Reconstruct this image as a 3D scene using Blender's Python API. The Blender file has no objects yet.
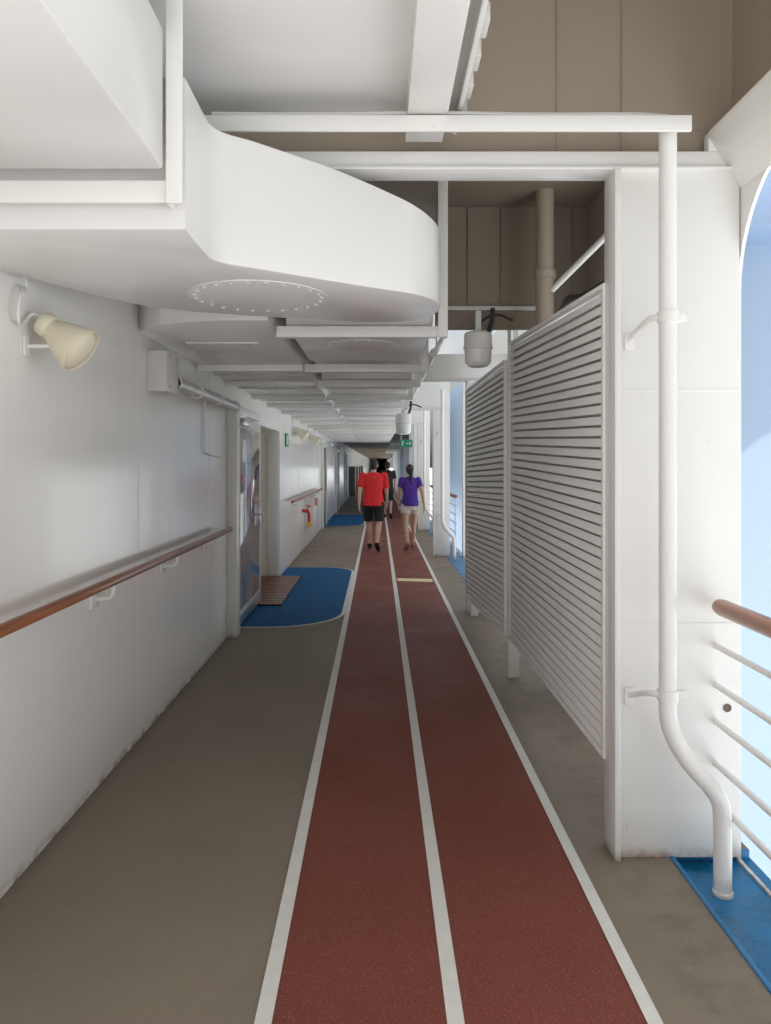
import bpy, bmesh, math, random
from mathutils import Vector, Matrix
random.seed(4)
S = bpy.context.scene
COL = S.collection
R = math.radians
H = 1.6; F = 750.0; VX = 378.0; VY = 464.0
ORG = {}

# ------------------------------------------------------------------ materials
def mat_new(name):
    m = bpy.data.materials.new(name); m.use_nodes = True
    nt = m.node_tree; b = nt.nodes['Principled BSDF']
    return m, nt, b
def N(nt, t, **k):
    n = nt.nodes.new(t)
    for a, v in k.items(): setattr(n, a, v)
    return n
def noise(nt, scale, detail=4, rough=.5, stretch=None):
    g = N(nt, 'ShaderNodeNewGeometry')
    mp = N(nt, 'ShaderNodeMapping')
    if stretch: mp.inputs['Scale'].default_value = stretch
    nt.links.new(g.outputs['Position'], mp.inputs['Vector'])
    n = N(nt, 'ShaderNodeTexNoise')
    n.inputs['Scale'].default_value = scale; n.inputs['Detail'].default_value = detail; n.inputs['Roughness'].default_value = rough
    nt.links.new(mp.outputs['Vector'], n.inputs['Vector'])
    return n.outputs['Fac']
def pos(nt, ax):
    g = N(nt, 'ShaderNodeNewGeometry'); sp = N(nt, 'ShaderNodeSeparateXYZ'); nt.links.new(g.outputs['Position'], sp.inputs[0])
    return sp.outputs[ax]
def ramp(nt, fac, a, b, ca=(0,0,0,1), cb=(1,1,1,1)):
    r = N(nt, 'ShaderNodeValToRGB')
    r.color_ramp.elements[0].position = a; r.color_ramp.elements[0].color = ca
    r.color_ramp.elements[1].position = b; r.color_ramp.elements[1].color = cb
    nt.links.new(fac, r.inputs['Fac']); return r.outputs['Color']
def mix(nt, fac, a, b, mode='MIX'):
    m = N(nt, 'ShaderNodeMix', data_type='RGBA', blend_type=mode)
    for s, v in ((0, fac), (6, a), (7, b)):
        if hasattr(v, 'is_linked'): nt.links.new(v, m.inputs[s])
        elif s == 0: m.inputs[s].default_value = v
        else: m.inputs[s].default_value = (*v[:3], 1)
    return m.outputs[2]
def math_(nt, op, a, b=0.0, clamp=False):
    m = N(nt, 'ShaderNodeMath', operation=op, use_clamp=clamp)
    for i, v in enumerate((a, b)):
        if hasattr(v, 'is_linked'): nt.links.new(v, m.inputs[i])
        else: m.inputs[i].default_value = v
    return m.outputs[0]
def bump(nt, b, h, strength, dist=.01):
    bp = N(nt, 'ShaderNodeBump'); bp.inputs['Strength'].default_value = strength; bp.inputs['Distance'].default_value = dist
    nt.links.new(h, bp.inputs['Height']); nt.links.new(bp.outputs['Normal'], b.inputs['Normal'])

def paint(name, col, rough=.35, grime=.06, rust=True, wave=.15, stains=False, st=None):
    m, nt, b = mat_new(name)
    c = mix(nt, ramp(nt, noise(nt, .8, 2, .5), .25, .75), col, [v*(1-grime) for v in col])
    if stains:
        c = mix(nt, math_(nt, 'MULTIPLY', ramp(nt, noise(nt, 30, 4, .6), .70, .80), .6), c, (.42, .26, .13))
    if rust:
        zz = math_(nt, 'SUBTRACT', 1.0, math_(nt, 'MULTIPLY', pos(nt, 'Z'), 20.0), True)
        k = math_(nt, 'MULTIPLY', zz, ramp(nt, noise(nt, 12, 5, .65), .38, .64))
        c = mix(nt, math_(nt, 'MULTIPLY', k, .78), c, (.30, .15, .06))
    nt.links.new(c, b.inputs['Base Color'])
    b.inputs['Roughness'].default_value = rough
    bump(nt, b, noise(nt, 1.8, 1, .5, st), wave, .02)
    return m
def plain(name, col, rough=.5, metal=0, scale=30, var=.2, bmp=.1, spec=.5):
    m, nt, b = mat_new(name)
    c = mix(nt, noise(nt, scale, 4), [v*(1-var) for v in col], [min(1, v*(1+var)) for v in col])
    nt.links.new(c, b.inputs['Base Color']); b.inputs['Roughness'].default_value = rough; b.inputs['Metallic'].default_value = metal
    b.inputs['Specular IOR Level'].default_value = spec
    if bmp: bump(nt, b, noise(nt, scale*2, 3), bmp, .003)
    return m
def floor_mat(name, col, speck, spec_amt, rough=.6, dirt=.2, edge=False, sc=230):
    m, nt, b = mat_new(name)
    c = mix(nt, ramp(nt, noise(nt, .9, 6, .65), .3, .75), [v*(1+dirt*.4) for v in col], [v*(1-dirt) for v in col])
    c = mix(nt, math_(nt, 'MULTIPLY', ramp(nt, noise(nt, 170, 2), .35, .65), .35), c, [v*.6 for v in col])
    c = mix(nt, math_(nt, 'MULTIPLY', ramp(nt, noise(nt, sc, 2, .4), .64, .69), spec_amt), c, speck)
    c = mix(nt, math_(nt, 'MULTIPLY', ramp(nt, noise(nt, 3.5, 6, .7, (1, .25, 1)), .6, .8), .22), c, [v*.7 for v in col])
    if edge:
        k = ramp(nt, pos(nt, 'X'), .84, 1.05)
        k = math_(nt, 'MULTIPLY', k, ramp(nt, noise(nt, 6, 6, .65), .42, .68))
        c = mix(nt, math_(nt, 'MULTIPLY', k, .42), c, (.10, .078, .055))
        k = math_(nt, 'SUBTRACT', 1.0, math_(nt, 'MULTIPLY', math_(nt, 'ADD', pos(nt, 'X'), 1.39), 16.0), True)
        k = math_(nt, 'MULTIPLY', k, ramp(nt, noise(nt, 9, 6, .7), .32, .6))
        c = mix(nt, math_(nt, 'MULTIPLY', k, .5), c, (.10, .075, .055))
    nt.links.new(c, b.inputs['Base Color'])
    nt.links.new(ramp(nt, noise(nt, 1.7, 5, .6), .3, .7, (rough*.85,)*3+(1,), (min(1, rough*1.2),)*3+(1,)), b.inputs['Roughness'])
    b.inputs['Specular IOR Level'].default_value = .3
    bump(nt, b, noise(nt, 220, 2), .35, .003)
    return m
def wood_mat(name, col, stretch):
    m, nt, b = mat_new(name)
    c = mix(nt, ramp(nt, noise(nt, 26, 5, .6, stretch), .3, .7), [v*.5 for v in col], col)
    nt.links.new(c, b.inputs['Base Color']); b.inputs['Roughness'].default_value = .3
    b.inputs['Coat Weight'].default_value = .35; b.inputs['Coat Roughness'].default_value = .15
    return m
def wet_mat(name, col, dark):
    m, nt, b = mat_new(name)
    k = ramp(nt, noise(nt, 4.5, 6, .65), .46, .66)
    c = mix(nt, k, col, dark)
    c = mix(nt, math_(nt, 'MULTIPLY', ramp(nt, noise(nt, 30, 5, .7), .66, .74), .5), c, (.16, .09, .05))
    nt.links.new(c, b.inputs['Base Color'])
    nt.links.new(ramp(nt, k, 0, 1, (.45,)*3+(1,), (.08,)*3+(1,)), b.inputs['Roughness'])
    bump(nt, b, noise(nt, 50, 3), .2, .004)
    return m

WHITE = paint('white_paint', (.88, .868, .842), .26, .04, stains=True)
LOUV = paint('louvre_white_paint', (.95, .94, .92), .45, .02, rust=False, wave=.03)
WALLW = paint('white_wall_paint', (.96, .948, .915), .17, .02, wave=.3, st=(1, 1, .2))
DUCTW = paint('duct_white_paint', (.86, .853, .84), .26, .05, rust=False, stains=True)
GREYW = paint('grey_white_paint', (.72, .71, .68), .4, .08, rust=False)
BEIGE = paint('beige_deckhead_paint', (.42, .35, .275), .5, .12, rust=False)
BEIGED = paint('shadow_beige_paint', (.28, .23, .178), .55, .12, rust=False)  # beige darkened so the shade of the recess sits in the colour
CREAM = paint('cream_plastic', (.84, .78, .60), .45, .05, rust=False, wave=.05)
BLUEP = plain('blue_deck_paint', (.006, .105, .27), .75, 0, 9, .3, .2, .2)
LIPB = plain('bright_blue_paint', (.015, .19, .44), .4, 0, 9, .25, .2)
GUTP = wet_mat('wet_blue_paint', (.012, .18, .40), (.006, .10, .20))
DECK = floor_mat('tan_deck_coating', (.30, .25, .192), (.44, .385, .31), .4, edge=True)
BOUNCE = floor_mat('bounce_deck_coating', (.68, .665, .64), (.7, .68, .64), .4)
TRACK = floor_mat('maroon_track_coating', (.245, .066, .045), (.58, .38, .30), .65, sc=230)
LINE = plain('white_line_paint', (.82, .80, .75), .6, 0, 14, .12, .3)
SUNPATCH = plain('sun_patch_peach', (.95, .76, .46), .6, 0, 20, .1, .2)  # colour of a patch of sunlight painted on the track
WOOD = wood_mat('varnished_wood', (.42, .14, .052), (1, .08, 1))
MATW = wood_mat('brown_mat_slats', (.24, .075, .038), (1, .2, 1))
BLACK = plain('black_rubber', (.018, .018, .02), .5)
DARK = plain('dark_bronze_glass', (.06, .05, .045), .2, 0, 6, .4, 0)
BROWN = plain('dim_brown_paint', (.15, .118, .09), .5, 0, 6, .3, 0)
GAPSHADE = plain('louvre_gap_shade', (.64, .62, .59), .8, 0, 6, .1, 0)  # grey stands in for the shade between the slats
GLASS = plain('grey_door_glass', (.27, .265, .275), .05, 0, 2.6, .7, .12, .6)
STEEL = plain('brushed_steel', (.55, .55, .56), .3, .9)
ALU = plain('pale_grey_metal', (.62, .62, .61), .4, .1)
RED = plain('red_enamel', (.62, .03, .02), .35)
YEL = plain('yellow_enamel', (.85, .45, .03), .4)
GREEN = plain('green_sign', (.0, .25, .12), .4, 0, 20, .05, 0)
SIGNW = plain('white_sign', (.85, .85, .85), .5, 0, 20, .03, 0)
DOORB = paint('cream_door_paint', (.87, .82, .71), .45, .05)
SKYB = plain('pale_blue_paint', (.43, .55, .72), .8, 0, 2, .03, 0, .1)
SKYB2 = plain('deeper_blue_paint', (.33, .45, .66), .6, 0, 2, .06, 0)

# ------------------------------------------------------------------ mesh helpers
def BM(): return bmesh.new()
def merge(bm, t):
    me = bpy.data.meshes.new('t'); t.to_mesh(me); t.free(); bm.from_mesh(me); bpy.data.meshes.remove(me)
def box(bm, x0, x1, y0, y1, z0, z1, bv=.004, seg=2):
    t = bmesh.new(); bmesh.ops.create_cube(t, size=1)
    for v in t.verts:
        v.co = Vector((x0+(v.co.x+.5)*(x1-x0), y0+(v.co.y+.5)*(y1-y0), z0+(v.co.z+.5)*(z1-z0)))
    if bv: bmesh.ops.bevel(t, geom=t.edges[:], offset=min(bv, .45*min(abs(x1-x0), abs(y1-y0), abs(z1-z0))), segments=seg, affect='EDGES', profile=.5)
    merge(bm, t)
def obox(bm, c, ax, ay, az, sx, sy, sz, bv=.003):
    t = bmesh.new(); bmesh.ops.create_cube(t, size=1)
    for v in t.verts: v.co = Vector((v.co.x*sx, v.co.y*sy, v.co.z*sz))
    if bv: bmesh.ops.bevel(t, geom=t.edges[:], offset=min(bv, .4*min(sx, sy, sz)), segments=2, affect='EDGES', profile=.5)
    ax, ay, az = Vector(ax).normalized(), Vector(ay).normalized(), Vector(az).normalized()
    for v in t.verts: v.co = Vector(c)+ax*v.co.x+ay*v.co.y+az*v.co.z
    merge(bm, t)
def prism(bm, poly, z0, z1, bv=0):
    t = bmesh.new()
    a = [t.verts.new((x, y, z0)) for x, y in poly]; b = [t.verts.new((x, y, z1)) for x, y in poly]
    n = len(poly)
    t.faces.new(a[::-1]); t.faces.new(b)
    for i in range(n): t.faces.new((a[i], a[(i+1) % n], b[(i+1) % n], b[i]))
    bmesh.ops.recalc_face_normals(t, faces=t.faces[:])
    if bv:
        e = [e for e in t.edges if abs(e.verts[0].co.z-e.verts[1].co.z) < 1e-5]
        bmesh.ops.bevel(t, geom=e, offset=bv, segments=2, affect='EDGES', profile=.5)
    merge(bm, t)
def yprism(bm, poly, y0, y1):
    a = [bm.verts.new((x, y0, z)) for x, z in poly]; b = [bm.verts.new((x, y1, z)) for x, z in poly]; n = len(poly)
    bm.faces.new(a); bm.faces.new(b[::-1])
    for i in range(n): bm.faces.new((a[i], a[(i+1) % n], b[(i+1) % n], b[i]))
def smooth_path(pts, it=3):
    pts = [Vector(p) for p in pts]
    for _ in range(it):
        q = [pts[0]]
        for a, b in zip(pts, pts[1:]): q += [a*.75+b*.25, a*.25+b*.75]
        q.append(pts[-1]); pts = q
    return pts
def sp2(pts, it=3): return [(p.x, p.y) for p in smooth_path([(x, y, 0) for x, y in pts], it)]
def tube(bm, pts, r, n=14, caps=True):
    pts = [Vector(p) for p in pts]; rs = r if isinstance(r, (list, tuple)) else [r]*len(pts)
    rings = []; up = None
    for i, p in enumerate(pts):
        d = (pts[min(i+1, len(pts)-1)]-pts[max(i-1, 0)]).normalized()
        if up is None:
            up = d.orthogonal().normalized()
        else:
            up = (up-d*up.dot(d)).normalized()
        s = d.cross(up)
        rings.append([bm.verts.new(p+(up*math.cos(2*math.pi*k/n)+s*math.sin(2*math.pi*k/n))*rs[i]) for k in range(n)])
    for a, b in zip(rings, rings[1:]):
        for k in range(n): bm.faces.new((a[k], a[(k+1) % n], b[(k+1) % n], b[k]))
    if caps: bm.faces.new(rings[0][::-1]); bm.faces.new(rings[-1])
def lathe(bm, o, d, prof, n=36):
    o = Vector(o); d = Vector(d).normalized(); u = d.orthogonal().normalized(); s = d.cross(u)
    rings = [[bm.verts.new(o+d*t+(u*math.cos(2*math.pi*k/n)+s*math.sin(2*math.pi*k/n))*max(r, 1e-4)) for k in range(n)] for t, r in prof]
    for a, b in zip(rings, rings[1:]):
        for k in range(n): bm.faces.new((a[k], a[(k+1) % n], b[(k+1) % n], b[k]))
    bm.faces.new(rings[0][::-1]); bm.faces.new(rings[-1])
def sph(bm, c, rx, ry=None, rz=None, u=14, v=10):
    ry = ry or rx; rz = rz or rx
    bmesh.ops.create_uvsphere(bm, u_segments=u, v_segments=v, radius=1, matrix=Matrix.Translation(Vector(c)) @ Matrix.Diagonal((rx, ry, rz, 1)))
def org(o): return ORG.get(o.name, Vector((0, 0, 0)))
def obj(name, bm, m, parent=None, ang=35, label=None):
    o_ = org(parent) if parent else Vector((0, 0, 0))
    bmesh.ops.recalc_face_normals(bm, faces=bm.faces[:])
    bmesh.ops.translate(bm, verts=bm.verts[:], vec=-o_)
    me = bpy.data.meshes.new(name); bm.to_mesh(me); bm.free()
    me.shade_smooth(); me.set_sharp_from_angle(angle=R(ang))
    me.materials.append(m)
    o = bpy.data.objects.new(name, me); COL.objects.link(o)
    if parent: o.parent = parent; ORG[o.name] = o_.copy()
    if label: o['label'] = label
    return o
def tag(o, label, cat, group=None, kind=None):
    o['label'] = label
    if cat: o['category'] = cat
    if group: o['group'] = group
    if kind: o['kind'] = kind
    return o
def thing(name, label, cat, loc=(0, 0, 0), group=None):
    o = bpy.data.objects.new(name, None); COL.objects.link(o); o.location = loc; o.empty_display_size = .1
    ORG[o.name] = Vector(loc)
    return tag(o, label, cat, group)
def dup(o, delta, label=None, group=None):
    c = o.copy(); COL.objects.link(c); c.location = Vector(o.location)+Vector(delta)
    ORG[c.name] = org(o)+Vector(delta)
    if label: c['label'] = label
    if group: c['group'] = group
    for ch in list(o.children):
        k = ch.copy(); COL.objects.link(k); k.parent = c
        for g in list(ch.children):
            q = g.copy(); COL.objects.link(q); q.parent = k
    return c
def struct(name, bm, m, label): return tag(obj(name, bm, m), label, name.replace('_', ' '), None, 'structure')

# ------------------------------------------------------------------ floor
FARY = 140.0; Y0 = 1.0; HX = 1.475
bm = BM(); box(bm, -2.6, 1.185, 1.9, FARY, -.12, 0, 0); box(bm, 1.185, 1.54, 3.11, 8.05, -.12, 0, 0); struct('deck', bm, DECK, 'tan coated ship deck running the length of the covered promenade')
bm = BM(); box(bm, -9, 1.185, -14, 1.899, -.12, 0, 0); struct('bounce_deck', bm, BOUNCE, 'unseen deck before the covered promenade, made pale to bounce light in')  # out of view; paleness chosen to reflect light into the corridor
bm = BM(); box(bm, 1.185, 1.54, -14, 3.109, -.12, -.03, 0); box(bm, 1.185, 1.54, 8.051, FARY, -.12, -.03, 0); struct('gutter', bm, GUTP, 'wet blue painted sunken waterway along the outer edge of the deck')
bm = BM(); box(bm, 1.185, 1.205, -7, 3.088, -.06, .007, .004); box(bm, 1.185, 1.53, 3.089, 3.108, -.06, .007, .004); box(bm, 1.185, 1.205, 8.06, FARY, -.06, .007, .004); struct('gutter_lip', bm, LIPB, 'thin blue lip between the tan deck and the sunken gutter')
def sheet(bm, poly, z):
    bm.faces.new([bm.verts.new((x, y, z)) for x, y in poly])
bm = BM(); sheet(bm, [(-.33, .4), (.80, .4), (.80, FARY), (-.33, FARY)], .004); struct('running_track', bm, TRACK, 'maroon two lane jogging track with fine pale speckles')
for x, w, nm in ((-.328, .05, 'left'), (.222, .05, 'middle'), (.79, .045, 'right')):
    bm = BM(); sheet(bm, [(x-w/2, .4), (x+w/2, .4), (x+w/2, FARY), (x-w/2, FARY)], .008)
    struct('lane_line', bm, LINE, {'left': 'white line along the left edge of the maroon track', 'middle': 'white line between the two maroon lanes', 'right': 'white line along the right edge of the maroon track'}[nm])
bm = BM(); sheet(bm, [(.27, 10.2), (.74, 10.12), (.75, 10.38), (.26, 10.46)], .0085); struct('painted_sun_patch', bm, SUNPATCH, 'sun patch painted in pale peach across the right lane ahead of the louvre screen')
def patch_poly(x0, x1, y0, y1, r0, r1, n=14):
    p = [(x0, y0)]
    p += [(x1-r0+r0*math.sin(a), y0+r0-r0*math.cos(a)) for a in [math.pi/2*k/n for k in range(n+1)]]
    p += [(x1-r1+r1*math.cos(a), y1-r1+r1*math.sin(a)) for a in [math.pi/2*k/n for k in range(n+1)]]
    p.append((x0, y1)); return p
for y0, y1, nm in ((7.3, 11.6, 'blue painted landing with rounded corners beside the open glass door'), (19.2, 23.6, 'distant blue painted landing left of the walking man')):
    bm = BM(); sheet(bm, patch_poly(-1.39, -.355, y0, y1, .75, .5), .0045); struct('landing_outline', bm, LINE, 'thin white outline around the ' + nm)
    bm = BM(); sheet(bm, patch_poly(-1.39, -.388, y0+.04, y1-.04, .72, .47), .0085); struct('painted_landing', bm, BLUEP, nm)
t = thing('doormat', 'brown slatted wooden mat on the blue landing at the doorway', 'mat', (-1.3, 9.5, .009))
bm = BM()
for k in range(20): box(bm, -1.70, -1.08, 8.4+k*.107, 8.4+k*.107+.072, .017, .034, .004)
obj('slats', bm, MATW, t)
bm = BM(); box(bm, -1.69, -1.09, 8.42, 10.5, .0092, .0165, .002)
obj('backing', bm, BLACK, t)
# sea
bm = BM(); sheet(bm, [(-3000, -3000), (3000, -3000), (3000, 3000), (-3000, 3000)], -14)
m, nt, b = mat_new('pale_bounce_sea')
nt.links.new(mix(nt, noise(nt, .02, 5), (.76, .81, .85), (.82, .87, .91)), b.inputs['Base Color']); b.inputs['Roughness'].default_value = .5  # much paler than water, to bounce light through the openings
bump(nt, b, noise(nt, .7, 5), .5, .5)
struct('sea', bm, m, 'sea beyond the railing, made pale to bounce light inside')

# ------------------------------------------------------------------ left wall
WX = -1.39
t = thing('left_wall', 'long glossy white steel wall along the left of the promenade', 'wall', (WX, 8, 0))
bm = BM()
box(bm, -1.47, WX, .7, 8.54, 0, 3.4, 0); box(bm, -1.47, WX, 8.54, 10.6, 2.06, 3.4, 0); box(bm, -1.47, WX, 10.6, FARY, 0, 3.4, 0)
obj('wall_plate', bm, WALLW, t)
for y in (4.35, 6.2, 13.2, 16.4):
    bm = BM(); box(bm, WX-.002, WX+.0018, y-.006, y+.006, .0, 2.4, .001); obj('weld_seam', bm, WALLW, t)
bm = BM(); box(bm, -2.56, -2.5, 8.4, 10.8, 0, 2.3, 0); box(bm, -2.5, -1.47, 10.6, 10.66, 0, 2.3, 0); box(bm, -2.5, -1.47, 8.48, 8.54, 0, 2.3, 0); box(bm, -2.5, -1.47, 8.54, 10.6, 2.2, 2.26, 0)
obj('doorway_recess', bm, DOORB, t)
bm = BM(); box(bm, -1.56, -1.41, 10.585, 10.6, .03, 2.03, .003); obj('jamb_lining', bm, WHITE, t)
t = thing('entrance_door', 'grey glazed door swung open flat against the left wall behind a white post', 'door', (-1.36, 7.2, 0))
bm = BM(); box(bm, -1.39, -1.295, 6.9, 7.06, 0, 2.16, .008); box(bm, -1.388, -1.33, 7.06, 8.5, 2.08, 2.16, .006); obj('frame', bm, WHITE, t)
bm = BM(); box(bm, -1.375, -1.33, 7.1, 8.5, .04, 2.05, .006); lf = obj('leaf', bm, ALU, t)
bm = BM(); box(bm, -1.332, -1.322, 7.2, 8.38, .2, 1.95, .003); obj('pane', bm, GLASS, lf)
bm = BM(); tube(bm, smooth_path([(-1.33, 8.44, 1.03), (-1.29, 8.44, 1.03), (-1.285, 8.42, 1.03), (-1.285, 8.30, 1.03)], 2), .012); box(bm, -1.331, -1.318, 8.40, 8.47, .90, 1.16, .003); obj('handle', bm, STEEL, lf)
bm = BM(); box(bm, -1.33, -1.27, 7.2, 7.55, 1.97, 2.03, .004); tube(bm, [(-1.29, 7.5, 2.035), (-1.29, 7.2, 2.06), (-1.33, 7.12, 2.06)], .008, 8); obj('door_closer', bm, STEEL, lf)
bm = BM(); box(bm, -1.3295, -1.324, 7.12, 8.48, .05, .17, .002); obj('kick_plate', bm, STEEL, lf)
bm = BM(); box(bm, -1.3215, -1.319, 7.3, 7.5, 1.62, 1.84, .001); obj('notice', bm, SIGNW, lf)
bm = BM(); box(bm, -1.3215, -1.319, 7.3, 7.42, 1.4, 1.5, .001); obj('notice', bm, RED, lf, label='small red sticker on the door glass')
for z in (.3, 1.1, 1.85):
    bm = BM(); tube(bm, [(-1.325, 7.085, z-.05), (-1.325, 7.085, z+.05)], .016); obj('hinge', bm, STEEL, t)
for i, (y, w, lb) in enumerate(((18.4, 1.1, 'dark glazed door in left wall just before the distant blue landing'), (24.5, 1.3, 'dark glazed door in left wall just past the distant blue landing'), (31, 1.3, 'far dark door in left wall, the farthest of three'))):
    t = thing('wall_door', lb, 'door', (WX, y, 0))
    bm = BM(); box(bm, WX+.002, WX+.06, y, y+.09, 0, 2.1, .005); box(bm, WX+.002, WX+.06, y+w, y+w+.09, 0, 2.1, .005); box(bm, WX+.002, WX+.06, y+.09, y+w, 2.02, 2.1, .005); obj('frame', bm, WHITE, t)
    bm = BM(); box(bm, WX+.002, WX+.03, y+.09, y+w, .03, 2.02, .003); lf = obj('leaf', bm, DARK, t)
    bm = BM(); tube(bm, [(WX+.06, y+w-.12, .9), (WX+.06, y+w-.12, 1.25)], .014); obj('handle', bm, STEEL, lf)
for k, y in enumerate((36, 41, 47, 55)):
    t = thing('deck_locker', ['brown locker on the left wall beyond the farthest dark door', 'second brown locker along the far left wall', 'third brown locker along the far left wall', 'farthest brown locker along the left wall'][k], 'locker', (WX, y, 0))
    bm = BM(); box(bm, WX+.002, -1.1, y, y+1.6, .08, 1.45, .02); obj('body', bm, BROWN, t)
    bm = BM(); box(bm, WX+.002, -1.08, y-.03, y+1.63, 1.451, 1.50, .01); obj('lid', bm, GREYW, t)
    bm = BM(); box(bm, -1.099, -1.085, y+.7, y+.9, .9, 1.1, .004); obj('handle', bm, STEEL, t)
def handrail(y0, y1, lb, nb):
    t = thing('handrail', lb, 'handrail', (-1.3, y0, 1.02))
    bm = BM()
    sec = [(.027*math.cos(a), .023*math.sin(a)) for a in [2*math.pi*k/20 for k in range(20)]]
    rings = [[bm.verts.new((-1.290+x*s, y, 1.03+z*s)) for x, z in sec] for y, s in ((y0, .7), (y0+.012, 1), (y1-.012, 1), (y1, .7))]
    for a, b in zip(rings, rings[1:]):
        for k in range(20): bm.faces.new((a[k], a[(k+1) % 20], b[(k+1) % 20], b[k]))
    bm.faces.new(rings[0]); bm.faces.new(rings[-1])
    obj('rail', bm, WOOD, t)
    for k in range(nb):
        y = y0+(y1-y0)*(k+.5)/nb
        bm = BM(); box(bm, -1.389, -1.374, y-.05, y+.05, .90, 0.99, .004); tube(bm, smooth_path([(-1.38, y, .945), (-1.31, y, .945), (-1.29, y, .97), (-1.29, y, 1.012)], 2), .014); obj('bracket', bm, WHITE, t)
handrail(.75, 6.55, 'long varnished wooden handrail on the near left wall', 5)
handrail(11.3, 17.4, 'wooden handrail on the left wall beyond the open doorway', 4)
def horn(y, z, lb):
    t = thing('horn_loudspeaker', lb, 'loudspeaker', (WX, y, z), 'horn loudspeakers on the left wall')
    d = Vector((.80, -.03, -.60)).normalized(); o = Vector((-1.335, y+.12, z+.09))
    prof = [(.0, .03), (.0, .044), (.010, .050), (.045, .050), (.048, .047), (.062, .049), (.07, .054), (.12, .074), (.165, .090), (.19, .097), (.200, .097), (.202, .093), (.19, .088), (.17, .08)]
    bm = BM(); lathe(bm, o, d, prof, 44); obj('horn', bm, CREAM, t, 50)
    bm = BM(); lathe(bm, o+d*.168, d, [(0, .082), (.018, .088), (.030, .082), (.042, .062), (.050, .034), (.053, .0)], 32); obj('driver_cap', bm, CREAM, t, 60)
    bm = BM(); box(bm, WX, WX+.012, y+.07, y+.13, z-.05, z+.03, .004); tube(bm, [(WX+.01, y+.10, z-.01), (-1.27, y+.10, z-.01)], .009); tube(bm, [(-1.285, y+.10, z-.01), (-1.285, y+.115, z+.05)], .009); obj('bracket', bm, WHITE, t)
    bm = BM(); tube(bm, smooth_path([(-1.385, y+.10, z+.20), (-1.36, y+.02, z+.21), (-1.35, y-.04, z+.15), (-1.35, y-.05, z+.07), (-1.37, y+.01, z+.05), (-1.37, y+.07, z+.09), (-1.36, y+.09, z+.12), (-1.338, y+.12, z+.11)], 3), .0065); tube(bm, smooth_path([(-1.385, y+.10, z+.20), (-1.385, y+.08, z+.3)], 1), .0065); obj('cable', bm, WHITE, t)
    return t
h0 = horn(2.86, 2.075, 'large cream horn loudspeaker nearest on the left wall')
dup(h0, (0, 9.2, .0), 'small cream horn loudspeaker on the wall past the open doorway')
dup(h0, (0, 11.7, -.02), 'tiny cream horn loudspeaker farther along the left wall')
t = thing('junction_box', 'grey white junction box high on the left wall under the soffit', 'junction box', (WX, 4.6, 2.2))
bm = BM(); box(bm, WX, -1.268, 4.50, 4.75, 2.035, 2.285, .01); obj('housing', bm, GREYW, t)
bm = BM(); box(bm, -1.2675, -1.261, 4.51, 4.74, 2.045, 2.275, .003); cv = obj('cover', bm, GREYW, t)
for y in (4.535, 4.715):
    for z in (2.07, 2.25):
        bm = BM(); lathe(bm, (-1.262, y, z), (1, 0, 0), [(0, .009), (.006, .009), (.008, .004)], 12); obj('screw', bm, STEEL, cv)
t = thing('tube_light', 'pale metal tube fitting running along the wall behind the junction box', 'lamp', (WX, 5.8, 2.15))
bm = BM(); tube(bm, [(-1.30, 4.78, 2.12), (-1.30, 6.85, 2.12)], .043, 20); obj('tube', bm, ALU, t)
for y in (4.8, 5.4, 6.05, 6.8):
    bm = BM(); tube(bm, [(-1.30, y-.02, 2.12), (-1.30, y+.02, 2.12)], .051, 20); box(bm, WX+.001, -1.34, y-.02, y+.02, 2.10, 2.14, .003); obj('clamp', bm, WHITE, t)
t = thing('wall_conduit', 'thin white conduit loop on the wall below the tube fitting', 'conduit', (WX, 6, 1.8))
bm = BM(); tube(bm, smooth_path([(WX+.012, 5.95, 2.10), (WX+.012, 5.95, 1.72), (WX+.012, 6.0, 1.68), (WX+.012, 6.6, 1.66)], 2), .007, 10); obj('conduit', bm, WHITE, t)
t = thing('fire_hydrant', 'small red fire hydrant valve with yellow cap on the left wall', 'hydrant', (WX, 13.6, .7))
bm = BM(); tube(bm, smooth_path([(WX, 13.6, .75), (-1.28, 13.6, .75), (-1.25, 13.6, .70), (-1.25, 13.6, .55)], 2), .03); obj('valve_body', bm, RED, t)
bm = BM(); lathe(bm, (-1.25, 13.6, .55), (0, 0, -1), [(0, .042), (.08, .042), (.09, .035)], 20); obj('cap', bm, YEL, t)
bm = BM(); lathe(bm, (-1.28, 13.6, .77), (.3, 0, 1), [(0, .012), (.07, .012), (.07, .055), (.085, .055), (.09, .014)], 24); obj('hand_wheel', bm, RED, t)
bm = BM(); lathe(bm, (WX, 13.6, .75), (1, 0, 0), [(0, .05), (.012, .05), (.014, .046)], 20); obj('wall_flange', bm, WHITE, t)
t = thing('hose_box', 'white box with red top behind the fire hydrant', 'box', (WX, 14.5, .7))
bm = BM(); box(bm, WX, -1.2, 14.2, 14.85, .42, .98, .01); obj('case', bm, WHITE, t)
bm = BM(); box(bm, -1.199, -1.19, 14.25, 14.8, .8, .95, .003); obj('panel', bm, RED, t)
t = thing('wall_sign', 'small green sign high on left wall beside the doorway', 'sign', (WX, 11.2, 1.95))
bm = BM(); box(bm, WX+.001, WX+.02, 11.2, 11.48, 1.86, 2.06, .003); obj('plate', bm, GREEN, t)
bm = BM(); box(bm, WX+.0205, WX+.023, 11.25, 11.35, 1.9, 2.02, .001); obj('mark', bm, SIGNW, t)
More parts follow.
